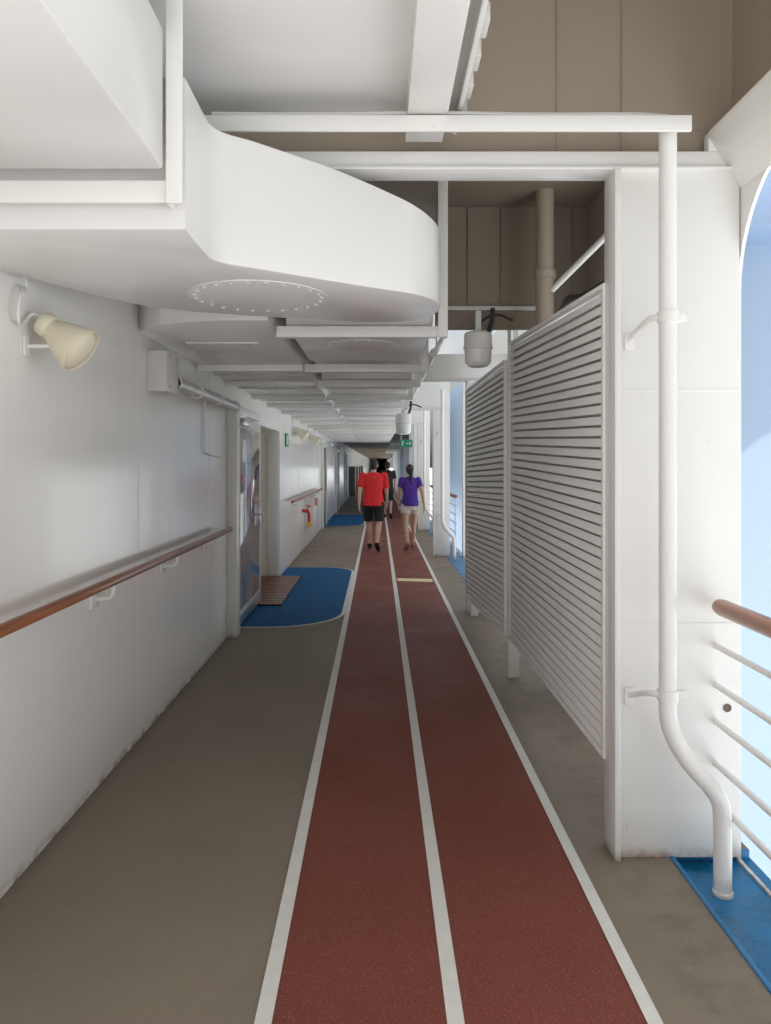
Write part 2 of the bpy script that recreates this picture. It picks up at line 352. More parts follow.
for k, y in enumerate((12.4, 15.2, 17.5, 21, 26)):
    t = thing('bulkhead_lamp', ['rectangular wall lamp over the second handrail', 'rectangular wall lamp above the hydrant box', 'rectangular wall lamp before the dark door', 'rectangular wall lamp over the distant blue landing', 'farthest rectangular wall lamp on the left wall'][k], 'lamp', (WX, y, 2.1))
    bm = BM(); box(bm, WX+.001, WX+.07, y, y+.4, 2.08, 2.2, .01); obj('base', bm, GREYW, t)
    bm = BM(); box(bm, WX+.0705, WX+.12, y+.02, y+.38, 2.095, 2.185, .012); obj('cover', bm, SIGNW, t)

# ------------------------------------------------------------------ overhead
DE = 25.0
bm = BM(); box(bm, -1.47, .11, Y0, 3.04, 3.0, 3.06, 0); struct('ceiling', bm, DUCTW, 'smooth pale ceiling panel above the nearest ducts')
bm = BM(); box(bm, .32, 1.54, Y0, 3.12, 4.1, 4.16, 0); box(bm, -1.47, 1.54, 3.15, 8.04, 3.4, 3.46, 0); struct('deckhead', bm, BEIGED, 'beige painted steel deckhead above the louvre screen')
bm = BM(); box(bm, -1.47, 1.54, 8.041, DE, 3.4, 3.46, 0); struct('deckhead', bm, WHITE, 'white painted deckhead over the corridor beyond the louvre screens')
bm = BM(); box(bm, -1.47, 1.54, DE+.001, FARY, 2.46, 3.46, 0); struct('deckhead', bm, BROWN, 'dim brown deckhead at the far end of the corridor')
bm = BM(); box(bm, -2.8, 1.6, Y0, FARY+.1, 4.17, 4.35, 0); struct('sun_block_deck', bm, WHITE, 'unseen deck slab above the promenade, added to keep sun out')  # out of view; added to seal the roof against sun leaks
t = thing('recess_plating', 'tall warm beige plating with vertical seams above the cross beam', 'plating', (.8, 3.12, 3.0))
bm = BM(); box(bm, .32, HX, 3.125, 3.14, 2.99, 4.1, 0); box(bm, -1.38, HX, 3.125, 3.14, 2.82, 2.989, 0); obj('plate', bm, BEIGE, t)
for x in (.745, 1.015):
    bm = BM(); box(bm, x-.003, x+.003, 3.115, 3.125, 2.88, 4.09, .001); obj('rib', bm, BEIGE, t)
t = thing('girder', 'white longitudinal girder with bottom flange overhead in the middle', 'girder', (.2, 1.4, 2.95))
bm = BM(); box(bm, .11, .26, Y0, 3.03, 2.90, 2.915, .003); obj('flange', bm, WHITE, t)
bm = BM(); box(bm, .11, .125, Y0, 3.03, 2.916, 3.06, 0); box(bm, .30, .318, Y0, 3.03, 2.93, 4.1, .003); box(bm, .126, .30, Y0, 3.03, 2.985, 3.0, 0); obj('web', bm, WHITE, t)
for k in range(9):
    bm = BM(); box(bm, .3185, .345, 1.3+.2*k, 1.40+.2*k, 2.96, 3.02, .004); obj('tooth', bm, GREYW, t)
# duct A
t = thing('near_duct', 'large rectangular white duct overhead at top left', 'duct', (-1, 1, 2.45))
bm = BM(); box(bm, WX, -.62, Y0, 2.168, 2.45, 2.86, .010); obj('casing', bm, DUCTW, t)
bm = BM(); box(bm, WX, -.616, 2.18, 2.19, 2.36, 2.425, .003); obj('bottom_flange', bm, WHITE, t)
bm = BM(); box(bm, -.615, -.567, 2.17, 2.182, 2.355, 3.0, .003); box(bm, -.615, -.603, 2.1825, 2.23, 2.355, 3.0, .003); obj('side_flange', bm, WHITE, t)
# duct B
polyB = [(-1.38, 2.24), (-.575, 2.24)] + sp2([(-.574, 2.46), (-.57, 2.60), (-.44, 2.69)], 3)
polyB += sp2([(-.2, 2.86), (.02, 3.01), (.17, 3.10), (.275, 3.26), (.285, 3.48), (.2, 3.68), (.02, 3.72), (-.14, 3.70)], 3)
polyB += sp2([(-.6, 3.55), (-.95, 3.42), (-1.15, 3.2), (-1.38, 2.68)], 2)
t = thing('curved_duct', 'big white duct with rounded end jutting over the walkway', 'duct', (-.5, 3, 2.3))
bm = BM(); prism(bm, polyB, 2.3, 2.76, .010)
for v in bm.verts:
    if v.co.z > 2.6: v.co.z -= .13*max(0, (v.co.x+.5)/.785)**2
obj('casing', bm, DUCTW, t, 24)
bm = BM(); lathe(bm, (-.5, 3.14, 2.3), (0, 0, -1), [(-.002, .29), (.003, .29), (.004, .287)], 48); hp = obj('hatch', bm, DUCTW, t)
for k in range(24):
    a = 2*math.pi*k/24; bm = BM(); lathe(bm, (-.5+.262*math.cos(a), 3.14+.262*math.sin(a), 2.296), (0, 0, -1), [(0, .0085), (.005, .0085), (.007, .005)], 8); obj('bolt', bm, GREYW, hp)
# soffit D
FY = [4.13, 5.7, 6.8, 8.2, 9.4]+[10.7+1.35*k for k in range(11)]
t = thing('soffit', 'long white soffit along the top of the left wall', 'soffit', (-1, 5, 2.35))
pts = [(WX+.002, 4.35)] + sp2([(-1.2, 4.1), (-.9, 3.98), (-.585, 3.98)], 2) + [(-.585, DE), (WX+.002, DE)]
bm = BM(); prism(bm, pts, 2.36, 2.8, .012); obj('casing', bm, DUCTW, t)
for y in FY[1:]:
    bm = BM(); box(bm, WX+.01, -.575, y+.02, y+.07, 2.31, 2.359, .004); obj('joint_strip', bm, WHITE, t)
    bm = BM(); box(bm, WX+.01, -.60, y+.62, y+.65, 2.342, 2.359, .003); obj('joint_strip', bm, GREYW, t)
for y in (4.9, 6.25, 7.5):
    bm = BM(); box(bm, -1.2, -.75, y-.22, y+.22, 2.352, 2.361, .002); ap = obj('access_plate', bm, DUCTW, t)
    for dx in (-.2, -.07, .07, .2):
        for dy in (-.195, .195):
            bm = BM(); lathe(bm, (-.975+dx, y+dy, 2.3525), (0, 0, -1), [(0, .009), (.005, .009), (.007, .005)], 8); obj('bolt', bm, GREYW, ap)
lab = ['white angle bar hanger just behind the rounded duct', 'second white angle bar hanger behind the rounded duct', 'third white angle bar hanger behind the rounded duct']
lab2 = ['short white duct section with a bolted hatch behind the rounded duct', 'second short white duct section behind the rounded duct', 'third short white duct section behind the rounded duct']
for i, y in enumerate(FY):
    t = thing('ceiling_hanger', lab[i] if i < 3 else 'thin white hanger far along the corridor ceiling', 'hanger', (0, y, 2.3), 'white hangers under the ceiling ducts')
    zt = 3.4
    bm = BM(); box(bm, -.56, .33, y, y+.012, 2.30, 2.36, .003); box(bm, -.56, .33, y+.012, y+.06, 2.30, 2.312, .003); obj('bottom_bar', bm, WHITE, t)
    bm = BM(); box(bm, .331, .385, y, y+.012, 2.30, zt, .003); box(bm, .373, .385, y+.012, y+.06, 2.30, zt, .003); obj('side_bar', bm, WHITE, t)
    if i+1 < len(FY):
        y1 = FY[i+1]
        t = thing('duct_section', lab2[i] if i < 3 else 'white duct section between hangers far along the corridor', 'duct', (0, y, 2.4), 'white duct sections under the ceiling')
        zc = 2.375+.05*(i % 2)
        bm = BM(); box(bm, -.52, .31, y+.09, y1-.05, zc, 2.78, .015); c = obj('casing', bm, DUCTW, t)
        if i < 2:
            bm = BM(); lathe(bm, (-.1, (y+y1)/2, zc+.001), (0, 0, -1), [(0, .25), (.005, .25), (.007, .246)], 40); hp = obj('hatch', bm, DUCTW, t)
            for k in range(18):
                a = 2*math.pi*k/18; bm = BM(); lathe(bm, (-.1+.225*math.cos(a), (y+y1)/2+.225*math.sin(a), zc-.005), (0, 0, -1), [(0, .011), (.007, .011), (.009, .006)], 8); obj('bolt', bm, GREYW, hp)
        else:
            bm = BM(); box(bm, -.53, .32, (y+y1)/2-.02, (y+y1)/2+.02, zc-.02, zc+.004, .003); obj('seam_flange', bm, GREYW, t)
for x, z, r, lb in ((.46, 2.52, .035, 'long white pipe along the ceiling right of the ducts, the lower of two'), (.54, 2.66, .022, 'long thin white pipe along the ceiling right of the ducts, the upper of two')):
    bm = BM(); tube(bm, [(x, 6.2, z), (x, DE-.1, z)], r, 16); t = thing('ceiling_pipe', lb, 'pipe', (x, 6.2, z)); obj('pipe', bm, WHITE, t)
    for k in range(6):
        bm = BM(); tube(bm, [(x, 6.9+2.7*k, z), (x, 6.96+2.7*k, z)], r*1.25, 16); tube(bm, [(x, 6.93+2.7*k, z), (x, 6.93+2.7*k, 3.4)], .008, 8); obj('hanger_clamp', bm, GREYW, t)
for k, y in enumerate((27, 30.5, 34, 38, 43, 49, 57, 66, 78)):
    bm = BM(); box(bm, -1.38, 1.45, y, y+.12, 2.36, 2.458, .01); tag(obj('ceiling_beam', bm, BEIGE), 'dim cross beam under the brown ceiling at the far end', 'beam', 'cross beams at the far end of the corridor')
t = thing('cross_bar', 'long white angle bar crossing overhead to the tall drain pipe', 'bar', (0, 2.8, 2.86))
bm = BM(); box(bm, -.66, 1.165, 2.78, 2.795, 2.835, 2.895, .004); box(bm, -.66, 1.165, 2.795, 2.86, 2.885, 2.895, .003); box(bm, 1.05, 1.165, 2.795, 2.90, 2.8845, 2.8955, .003); obj('angle', bm, WHITE, t)
t = thing('overhead_cable', 'thin grey cable clipped along the top of the cross bar', 'cable', (0, 2.81, 2.9))
bm = BM(); tube(bm, smooth_path([(-.62, 2.80, 2.907), (-.2, 2.805, 2.905), (.2, 2.80, 2.912), (.6, 2.805, 2.905), (1.0, 2.80, 2.907), (1.12, 2.83, 2.907)], 2), .008, 8); obj('cable', bm, GREYW, t)
def web(y, px0, px1, bx0, zb, zt, lb, grp=None):
    t = thing('web_frame', lb, 'frame', (px0, y, 0), grp)
    bm = BM(); box(bm, px0+.014, px1, y, y+.05, -.0, zb, .003); obj('pillar_plate', bm, WHITE, t)
    bm = BM(); box(bm, px0-.012, px0+.0135, y-.035, y+.11, 0, zb, .004); obj('edge_flange', bm, WHITE, t)
    bm = BM(); box(bm, bx0, px1, y, y+.05, zb+.001, zt, .003); box(bm, bx0, px1, y-.03, y+.1, zb-.012, zb, .003); obj('cross_beam', bm, WHITE, t)
    return t
w0 = web(3.05, .965, HX-.004, -1.38, 2.80, 2.872, 'broad white steel pillar and overhead beam at right foreground')
bm = BM(); box(bm, 1.345, HX-.004, 3.051, 3.098, 2.8725, 2.95, .002); obj('corner_plate', bm, WHITE, w0)
bm = BM(); lathe(bm, (1.42, 3.0505, .608), (0, -1, 0), [(0, .017), (.003, .017), (.004, .013), (.001, .010)], 20); obj('grommet', bm, BROWN, w0)
for z in (.95, 1.9):
    bm = BM(); box(bm, .985, HX-.01, 3.048, 3.0505, z-.005, z+.005, .0008); obj('weld_seam', bm, WHITE, w0)
w1 = web(8.05, .96, HX-.004, .46, 2.5, 2.78, 'white beam end seen above the far end of the louvre screen')
w2 = web(13.05, .97, 1.25, .46, 2.55, 3.38, 'nearest white pillar standing beyond the louvre screen', 'far white pillars along the outer rail')
for k in (1, 2): dup(w2, (0, 5*k, 0), 'white pillar far down the right side', 'far white pillars along the outer rail')
w3 = web(28.05, .97, 1.25, .46, 2.3, 2.455, 'distant white pillar below the brown deckhead on the right', 'distant pillars below the brown deckhead')
for k in range(1, 5): dup(w3, (0, 5*k, 0), 'distant white pillar below the brown deckhead on the right', 'distant pillars below the brown deckhead')
t = thing('beige_bulkhead', 'beige ribbed plate with painted-in shade hanging above the louvre screen', 'bulkhead', (1, 5.2, 2.72))
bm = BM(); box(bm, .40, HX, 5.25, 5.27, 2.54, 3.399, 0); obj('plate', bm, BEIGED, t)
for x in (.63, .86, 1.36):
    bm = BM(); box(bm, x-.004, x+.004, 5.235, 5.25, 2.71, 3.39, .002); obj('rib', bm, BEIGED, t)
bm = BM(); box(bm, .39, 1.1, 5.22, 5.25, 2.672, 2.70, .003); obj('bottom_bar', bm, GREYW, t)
# hull bays
def plate_hole(bm, x, th, y0, y1, z0, z1, a0, a1, b0, b1, r, n=12):
    t = bmesh.new()
    oc = [(y1, z1), (y0, z1), (y0, z0), (y1, z0)]
    cs = [((a1-r, b1-r), 0), ((a0+r, b1-r), 90), None, None]
    O = [t.verts.new((x, a, b)) for a, b in oc]; A = []
    for i, c in enumerate(cs):
        if c:
            (cy, cz), st = c
            A.append([t.verts.new((x, cy+r*math.cos(R(st+90*k/n)), cz+r*math.sin(R(st+90*k/n)))) for k in range(n+1)])
        else: A.append([t.verts.new((x, a0 if i == 2 else a1, b0))])
    for i in range(4):
        for k in range(len(A[i])-1): t.faces.new((O[i], A[i][k], A[i][k+1]))
        j = (i+1) % 4; t.faces.new((O[i], A[i][-1], A[j][0], O[j]))
    g = bmesh.ops.extrude_face_region(t, geom=t.faces[:])
    for v in g['geom']:
        if isinstance(v, bmesh.types.BMVert): v.co.x += th
    bmesh.ops.recalc_face_normals(t, faces=t.faces[:])
    merge(bm, t)
t = thing('hull_side', 'white outer hull side with rounded openings along the right', 'wall', (HX, 3, 0))
bm = BM(); plate_hole(bm, HX, .014, -2.0, 3.12, -.1, 2.95, -1.9, 3.075, -.02, 2.80, .5); obj('near_opening_panel', bm, WHITE, t)
bm = BM(); box(bm, HX, HX+.014, Y0, 3.124, 2.951, 4.16, 0); obj('upper_panel', bm, BEIGE, t)
bm = BM(); plate_hole(bm, HX, .03, 3.1245, 5.28, -.1, 3.42, 3.24, 4.62, -.02, 3.3, .25); obj('recess_panel', bm, BEIGE, t)
bm = BM(); plate_hole(bm, HX, .03, 5.2805, 8.06, -.1, 3.42, 5.4, 7.9, -.02, 3.3, .25); obj('opening_panel', bm, WHITE, t)
ys = [8.06]+[13.06+5*k for k in range(26)]
for i, (y0, y1) in enumerate(zip(ys, ys[1:])):
    if y1 > 120: break
    bm = BM(); plate_hole(bm, HX, .03, y0+.0005, y1, -.1, 3.42, y0+.12, y1-.08, -.02, 2.2 if y0 > 22 else 3.3, .25); obj('opening_panel', bm, WHITE, t)
bm = BM(); box(bm, HX, HX+.03, 118.1, FARY, -.1, 3.42, 0); obj('closed_panel', bm, BEIGE, t)
bm = BM(); yprism(bm, [(1.345, 2.93), (1.345, 2.952), (HX-.001, 2.952), (HX-.001, 2.72)], Y0, 3.049); obj('top_coaming', bm, WHITE, t)
def rail(y0, y1, lb):
    t = thing('deck_railing', lb, 'railing', (1.37, y0, 0), 'railings in the hull openings')
    X = 1.365
    bm = BM(); tube(bm, [(X, y0, 1.03), (X, y0+.02, 1.03), (X, y1-.06, 1.03), (X, y1-.03, 1.03), (X, y1-.012, 1.03)], [.03, .034, .034, .03, .016], 18); obj('top_rail', bm, WOOD, t)
    for z in (.86, .70, .55, .38, .23):
        bm = BM(); tube(bm, [(X+.01, y0, z), (X+.01, y1+.02, z)], .0125, 12); obj('bar', bm, WHITE, t)
    n = max(1, int((y1-y0)/1.6))
    for k in range(n):
        y = y0+.12+(y1-y0-.5)*k/max(1, n-.0)
        bm = BM(); box(bm, X+.002, X+.018, y, y+.05, -.03, 1.0, .003); obj('stanchion', bm, WHITE, t)
rail(-1.6, 3.03, 'near railing with wooden top rail and white bars at right edge')
for k in range(4): rail(13.2+5*k, 17.95+5*k, ['nearest railing beyond the louvre screen, first of the distant ones', 'second distant railing on the right', 'third distant railing on the right', 'farthest railing on the right side'][k])
# pale hulls outside
t = thing('outboard_hull', 'plain pale blue hull surface outside the railing at right edge', 'hull', (3, 6.55, 0))
bm = BM(); prism(bm, [(2.9, 7.6)]+sp2([(2.9, 7.0), (2.92, 6.6), (3.3, 6.5), (3.9, 6.45), (4.3, 6.8)], 3)+[(4.3, 7.6)], -9, 3.5); obj('hull', bm, SKYB, t)
bm = BM(); box(bm, 2.7, 4.4, 6.1, 7.4, 3.5, 4.6, .12); obj('overhang', bm, SKYB2, t)
t = thing('outboard_hull', 'distant pale blue hull glimpsed past the end of the louvre screens', 'hull', (3, 26, 0))
bm = BM(); prism(bm, [(2.6, 36), (2.6, 22), (3.0, 21.3), (4, 21.3), (4, 36)], -4, 4.2); obj('hull', bm, SKYB, t)
# drain pipe
t = thing('drain_pipe', 'tall white drain pipe bending outward into the blue gutter', 'pipe', (1.10, 2.86, 0))
py = 2.86
bm = BM(); tube(bm, [(1.105, py, 2.884), (1.105, py, .80)]+smooth_path([(1.105, py, .72), (1.105, py, .60), (1.18, py, .46), (1.30, py-.02, .34), (1.305, py-.02, .22), (1.305, py-.02, .1)], 3)+[(1.305, py-.02, .0), (1.305, py-.02, -.012)], .033, 22); obj('pipe', bm, WHITE, t)
bm = BM(); lathe(bm, (1.305, py-.02, -.029), (0, 0, 1), [(0, .038), (.013, .038), (.018, .034)], 24); obj('end_collar', bm, WHITE, t)
for z in (2.16, .72):
    bm = BM(); tube(bm, [(1.105, py, z-.02), (1.105, py, z+.02)], .039, 22); box(bm, 1.135, 1.175, py-.012, py+.012, z-.018, z+.018, .003); tube(bm, smooth_path([(1.075, py, z), (1.04, py+.03, z-.0), (1.02, py+.19, z-.06)], 1), .012); box(bm, 1.0, 1.04, 3.037, 3.049, z-.1, z-.03, .003); obj('clamp', bm, WHITE, t)
for k in range(3):
    dup(t, (0, 10+5*k, 0), 'white drain pipe at the nearest far pillar past the louvres' if k == 0 else 'thin white drain pipe at a far pillar', 'far drain pipes')
# louvre screens
def louvre(yn, yf, zbn, zbf, ztn, ztf, x, n, lb, legs):
    t = thing('louvre_screen', lb, 'louvre screen', (x, yn, 0))
    fw = .03
    bm = BM()
    for k in range(n):
        f = (k+.5)/n
        za = zbn+(ztn-zbn)*f; zb = zbf+(ztf-zbf)*f
        a = Vector((x+.004, yn+fw, za)); b = Vector((x+.004, yf-fw, zb)); d = (b-a).normalized()
        w = Vector((math.cos(R(78)), 0, math.sin(R(78)))); w = (w-d*w.dot(d)).normalized()
        obox(bm, (a+b)/2, w, d, w.cross(d), .0375, (b-a).length, .006, .0018)
    obj('slats', bm, LOUV, t)
    bm = BM()
    q = [bm.verts.new(p) for p in ((x+.031, yn+fw, zbn), (x+.031, yf-fw, zbf), (x+.031, yf-fw, ztf), (x+.031, yn+fw, ztn))]; bm.faces.new(q)
    obj('backing', bm, GAPSHADE, t)  # added sheet that closes the gaps and colours them as soft shade
    bm = BM()
    box(bm, x-.012, x+.06, yn, yn+fw, zbn-.01, ztn+.015, .003); box(bm, x-.012, x+.06, yf-fw, yf, zbf-.01, ztf+.015, .003)
    for z0, z1 in ((zbn-.012, zbf-.012), (ztn+.02, ztf+.02)):
        a = Vector((x+.022, yn, z0)); b = Vector((x+.022, yf, z1)); d = (b-a).normalized()
        obox(bm, (a+b)/2, (1, 0, 0), d, Vector((1, 0, 0)).cross(d), .066, (b-a).length, .02, .002)
    obj('frame', bm, LOUV, t)
    for y, zt in legs:
        bm = BM(); box(bm, x+.03, x+.115, y-.02, y+.02, .001, zt, .005); obj('leg', bm, GREYW, t)
    return t
louvre(3.145, 5.44, .385, .36, 2.33, 2.45, .955, 41, 'near white louvre screen butting against the broad pillar', [])
louvre(5.53, 8.0, .36, .2, 2.34, 2.36, .94, 41, 'far white louvre screen farther from the camera', [(5.62, .36), (7.9, .2)])
t = thing('screen_post', 'slim white post between the two louvre screens', 'post', (.96, 5.5, 0))
bm = BM(); box(bm, .95, .97, 5.465, 5.505, .33, 2.66, .003); obj('shaft', bm, WHITE, t)
bm = BM(); box(bm, .945, .975, 5.46, 5.51, 2.66, 2.67, .002); obj('cap', bm, WHITE, t)
t = thing('vent_pipe', 'thick beige vertical pipe rising behind the louvre screen', 'pipe', (1.1, 4.95, 1.5)); bm = BM(); tube(bm, [(1.10, 4.95, 1.5), (1.10, 4.95, 3.4)], .06, 22); obj('pipe', bm, BEIGE, t)
bm = BM(); tube(bm, [(1.10, 4.95, 2.82), (1.10, 4.95, 2.87)], .072, 22); obj('collar', bm, BEIGE, t)
bm = BM(); tube(bm, [(1.02, 4.4, 2.62), (1.28, 4.15, 2.88)], .018, 12); tag(obj('brace_pipe', bm, GREYW), 'thin slanting white pipe above the near louvre screen', 'pipe')
t = thing('cable_bundle', 'dark cable bundle along the top of the near louvre screen', 'cable', (1.04, 4.2, 2.5))
for k in range(3):
    bm = BM(); tube(bm, smooth_path([(1.06, 4.5-.1*k, 2.47), (1.05, 4.2, 2.50+.02*k), (1.05, 3.9, 2.47), (1.07, 3.5, 2.45-.015*k), (1.06, 3.2, 2.46)], 2), .012, 8); obj('cable', bm, BLACK, t)
def drum(x, y, z, r, h, lb):
    t = thing('drum_lamp', lb, 'lamp', (x, y, z), 'white drum lamps')
    bm = BM(); lathe(bm, (x, y, z+h), (0, 0, -1), [(0, r*.6), (.01, r*.92), (.02, r), (h*.45, r), (h*.46, r*1.05), (h*.54, r*1.05), (h*.55, r*.97), (h*.95, r*.93), (h, r*.85)], 32); obj('housing', bm, WHITE, t)
    bm = BM(); lathe(bm, (x, y, z-.001), (0, 0, -1), [(0, r*.8), (.012, r*.74), (.02, r*.5)], 28); obj('lens', bm, SIGNW, t)
    bm = BM(); tube(bm, smooth_path([(x, y, z+h-.002), (x, y, z+h+.06), (x+.12, y, z+h+.13), (x+.24, y+.02, z+h+.08)], 3), .009, 8); tube(bm, smooth_path([(x+.07, y, z+h-.01), (x+.1, y, z+h+.08), (x+.1, y, z+h+.16)], 2), .016, 8); obj('cable', bm, BLACK, t)
    bm = BM(); box(bm, x-.02, x+.02, y-.02, y+.02, z+h-.005, z+h+.14, .003); obj('stem', bm, GREYW, t)
drum(.68, 5.1, 2.28, .095, .22, 'white drum lamp with black cable left of the louvre screens')
drum(.335, 9.9, 2.01, .105, .26, 'small white drum lamp hanging above the walking woman')
t = thing('exit_sign', 'small green pictogram exit sign hanging above the walkers', 'sign', (.33, 10.6, 1.9))
ey = 14.6
bm = BM(); box(bm, .42, .67, ey, ey+.03, 1.93, 2.07, .003); obj('panel', bm, GREEN, t)
bm = BM()
sph(bm, (.485, ey-.003, 2.045), .011, .002, .011)
def bar2(p, q, ex, w): obox(bm, ((p[0]+q[0])/2, ey-.003, (p[1]+q[1])/2), (q[0]-p[0], 0, q[1]-p[1]), (0, 1, 0), Vector((q[0]-p[0], 0, q[1]-p[1])).cross(Vector((0, 1, 0))), math.hypot(q[0]-p[0], q[1]-p[1])+ex, .003, w, 0)
for p, q in (((.48, 2.03), (.47, 1.995)), ((.47, 1.995), (.49, 1.97)), ((.49, 1.97), (.48, 1.945)), ((.47, 1.995), (.45, 1.965)), ((.478, 2.025), (.50, 2.005)), ((.478, 2.025), (.455, 2.01))): bar2(p, q, .006, .009)
for p, q in (((.55, 2.0), (.64, 2.0)), ((.62, 2.025), (.645, 2.0)), ((.62, 1.975), (.645, 2.0))): bar2(p, q, .008, .012)
obj('pictogram', bm, SIGNW, t)
for x in (.45, .64):
    bm = BM(); tube(bm, [(x, ey+.015, 2.07), (x, ey+.015, 2.5)], .006, 8); obj('hanger_rod', bm, STEEL, t)
t = thing('end_bulkhead', 'distant dim end wall closing the far end of the promenade', 'wall', (0, FARY, 0))
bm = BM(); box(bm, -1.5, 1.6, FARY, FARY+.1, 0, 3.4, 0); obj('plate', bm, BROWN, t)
bm = BM(); box(bm, -1.1, .1, FARY-.03, FARY, 1.0, 2.2, .003); obj('window', bm, SIGNW, t)

# ------------------------------------------------------------------ people
def cone(bm, p, q, r1, r2, n=16):
    p, q = Vector(p), Vector(q); d = q-p
    u = d.orthogonal().normalized(); s = d.normalized().cross(u)
    A = [bm.verts.new(p+(u*math.cos(2*math.pi*k/n)+s*math.sin(2*math.pi*k/n))*r1) for k in range(n)]
    B = [bm.verts.new(q+(u*math.cos(2*math.pi*k/n)+s*math.sin(2*math.pi*k/n))*r2) for k in range(n)]
    for k in range(n): bm.faces.new((A[k], A[(k+1) % n], B[(k+1) % n], B[k]))
    bm.faces.new(A[::-1]); bm.faces.new(B)
def caps(bm, p, q, r1, r2):
    cone(bm, p, q, r1, r2); sph(bm, p, r1); sph(bm, q, r2)
def loft(bm, rings, n=24):
    L = [[bm.verts.new((c[0]+rx*math.cos(2*math.pi*k/n), c[1]+ry*math.sin(2*math.pi*k/n), c[2])) for k in range(n)] for c, rx, ry in rings]
    for a, b in zip(L, L[1:]):
        for k in range(n): bm.faces.new((a[k], a[(k+1) % n], b[(k+1) % n], b[k]))
    bm.faces.new(L[0][::-1]); bm.faces.new(L[-1])
def remesh(name, bm, m, parent, vox, it=4):
    bmesh.ops.recalc_face_normals(bm, faces=bm.faces[:])
    me = bpy.data.meshes.new('tmp'); bm.to_mesh(me); bm.free()
    o = bpy.data.objects.new('tmp', me); COL.objects.link(o)
    md = o.modifiers.new('r', 'REMESH'); md.mode = 'VOXEL'; md.voxel_size = vox
    sm = o.modifiers.new('s', 'SMOOTH'); sm.iterations = it; sm.factor = .5
    dg = bpy.context.evaluated_depsgraph_get(); dg.update()
    me2 = bpy.data.meshes.new_from_object(o.evaluated_get(dg))
    bpy.data.objects.remove(o); bpy.data.meshes.remove(me)
    me2.name = name; me2.materials.clear(); me2.materials.append(m); me2.shade_smooth()
    ob = bpy.data.objects.new(name, me2); COL.objects.link(ob); ob.parent = parent
    return ob
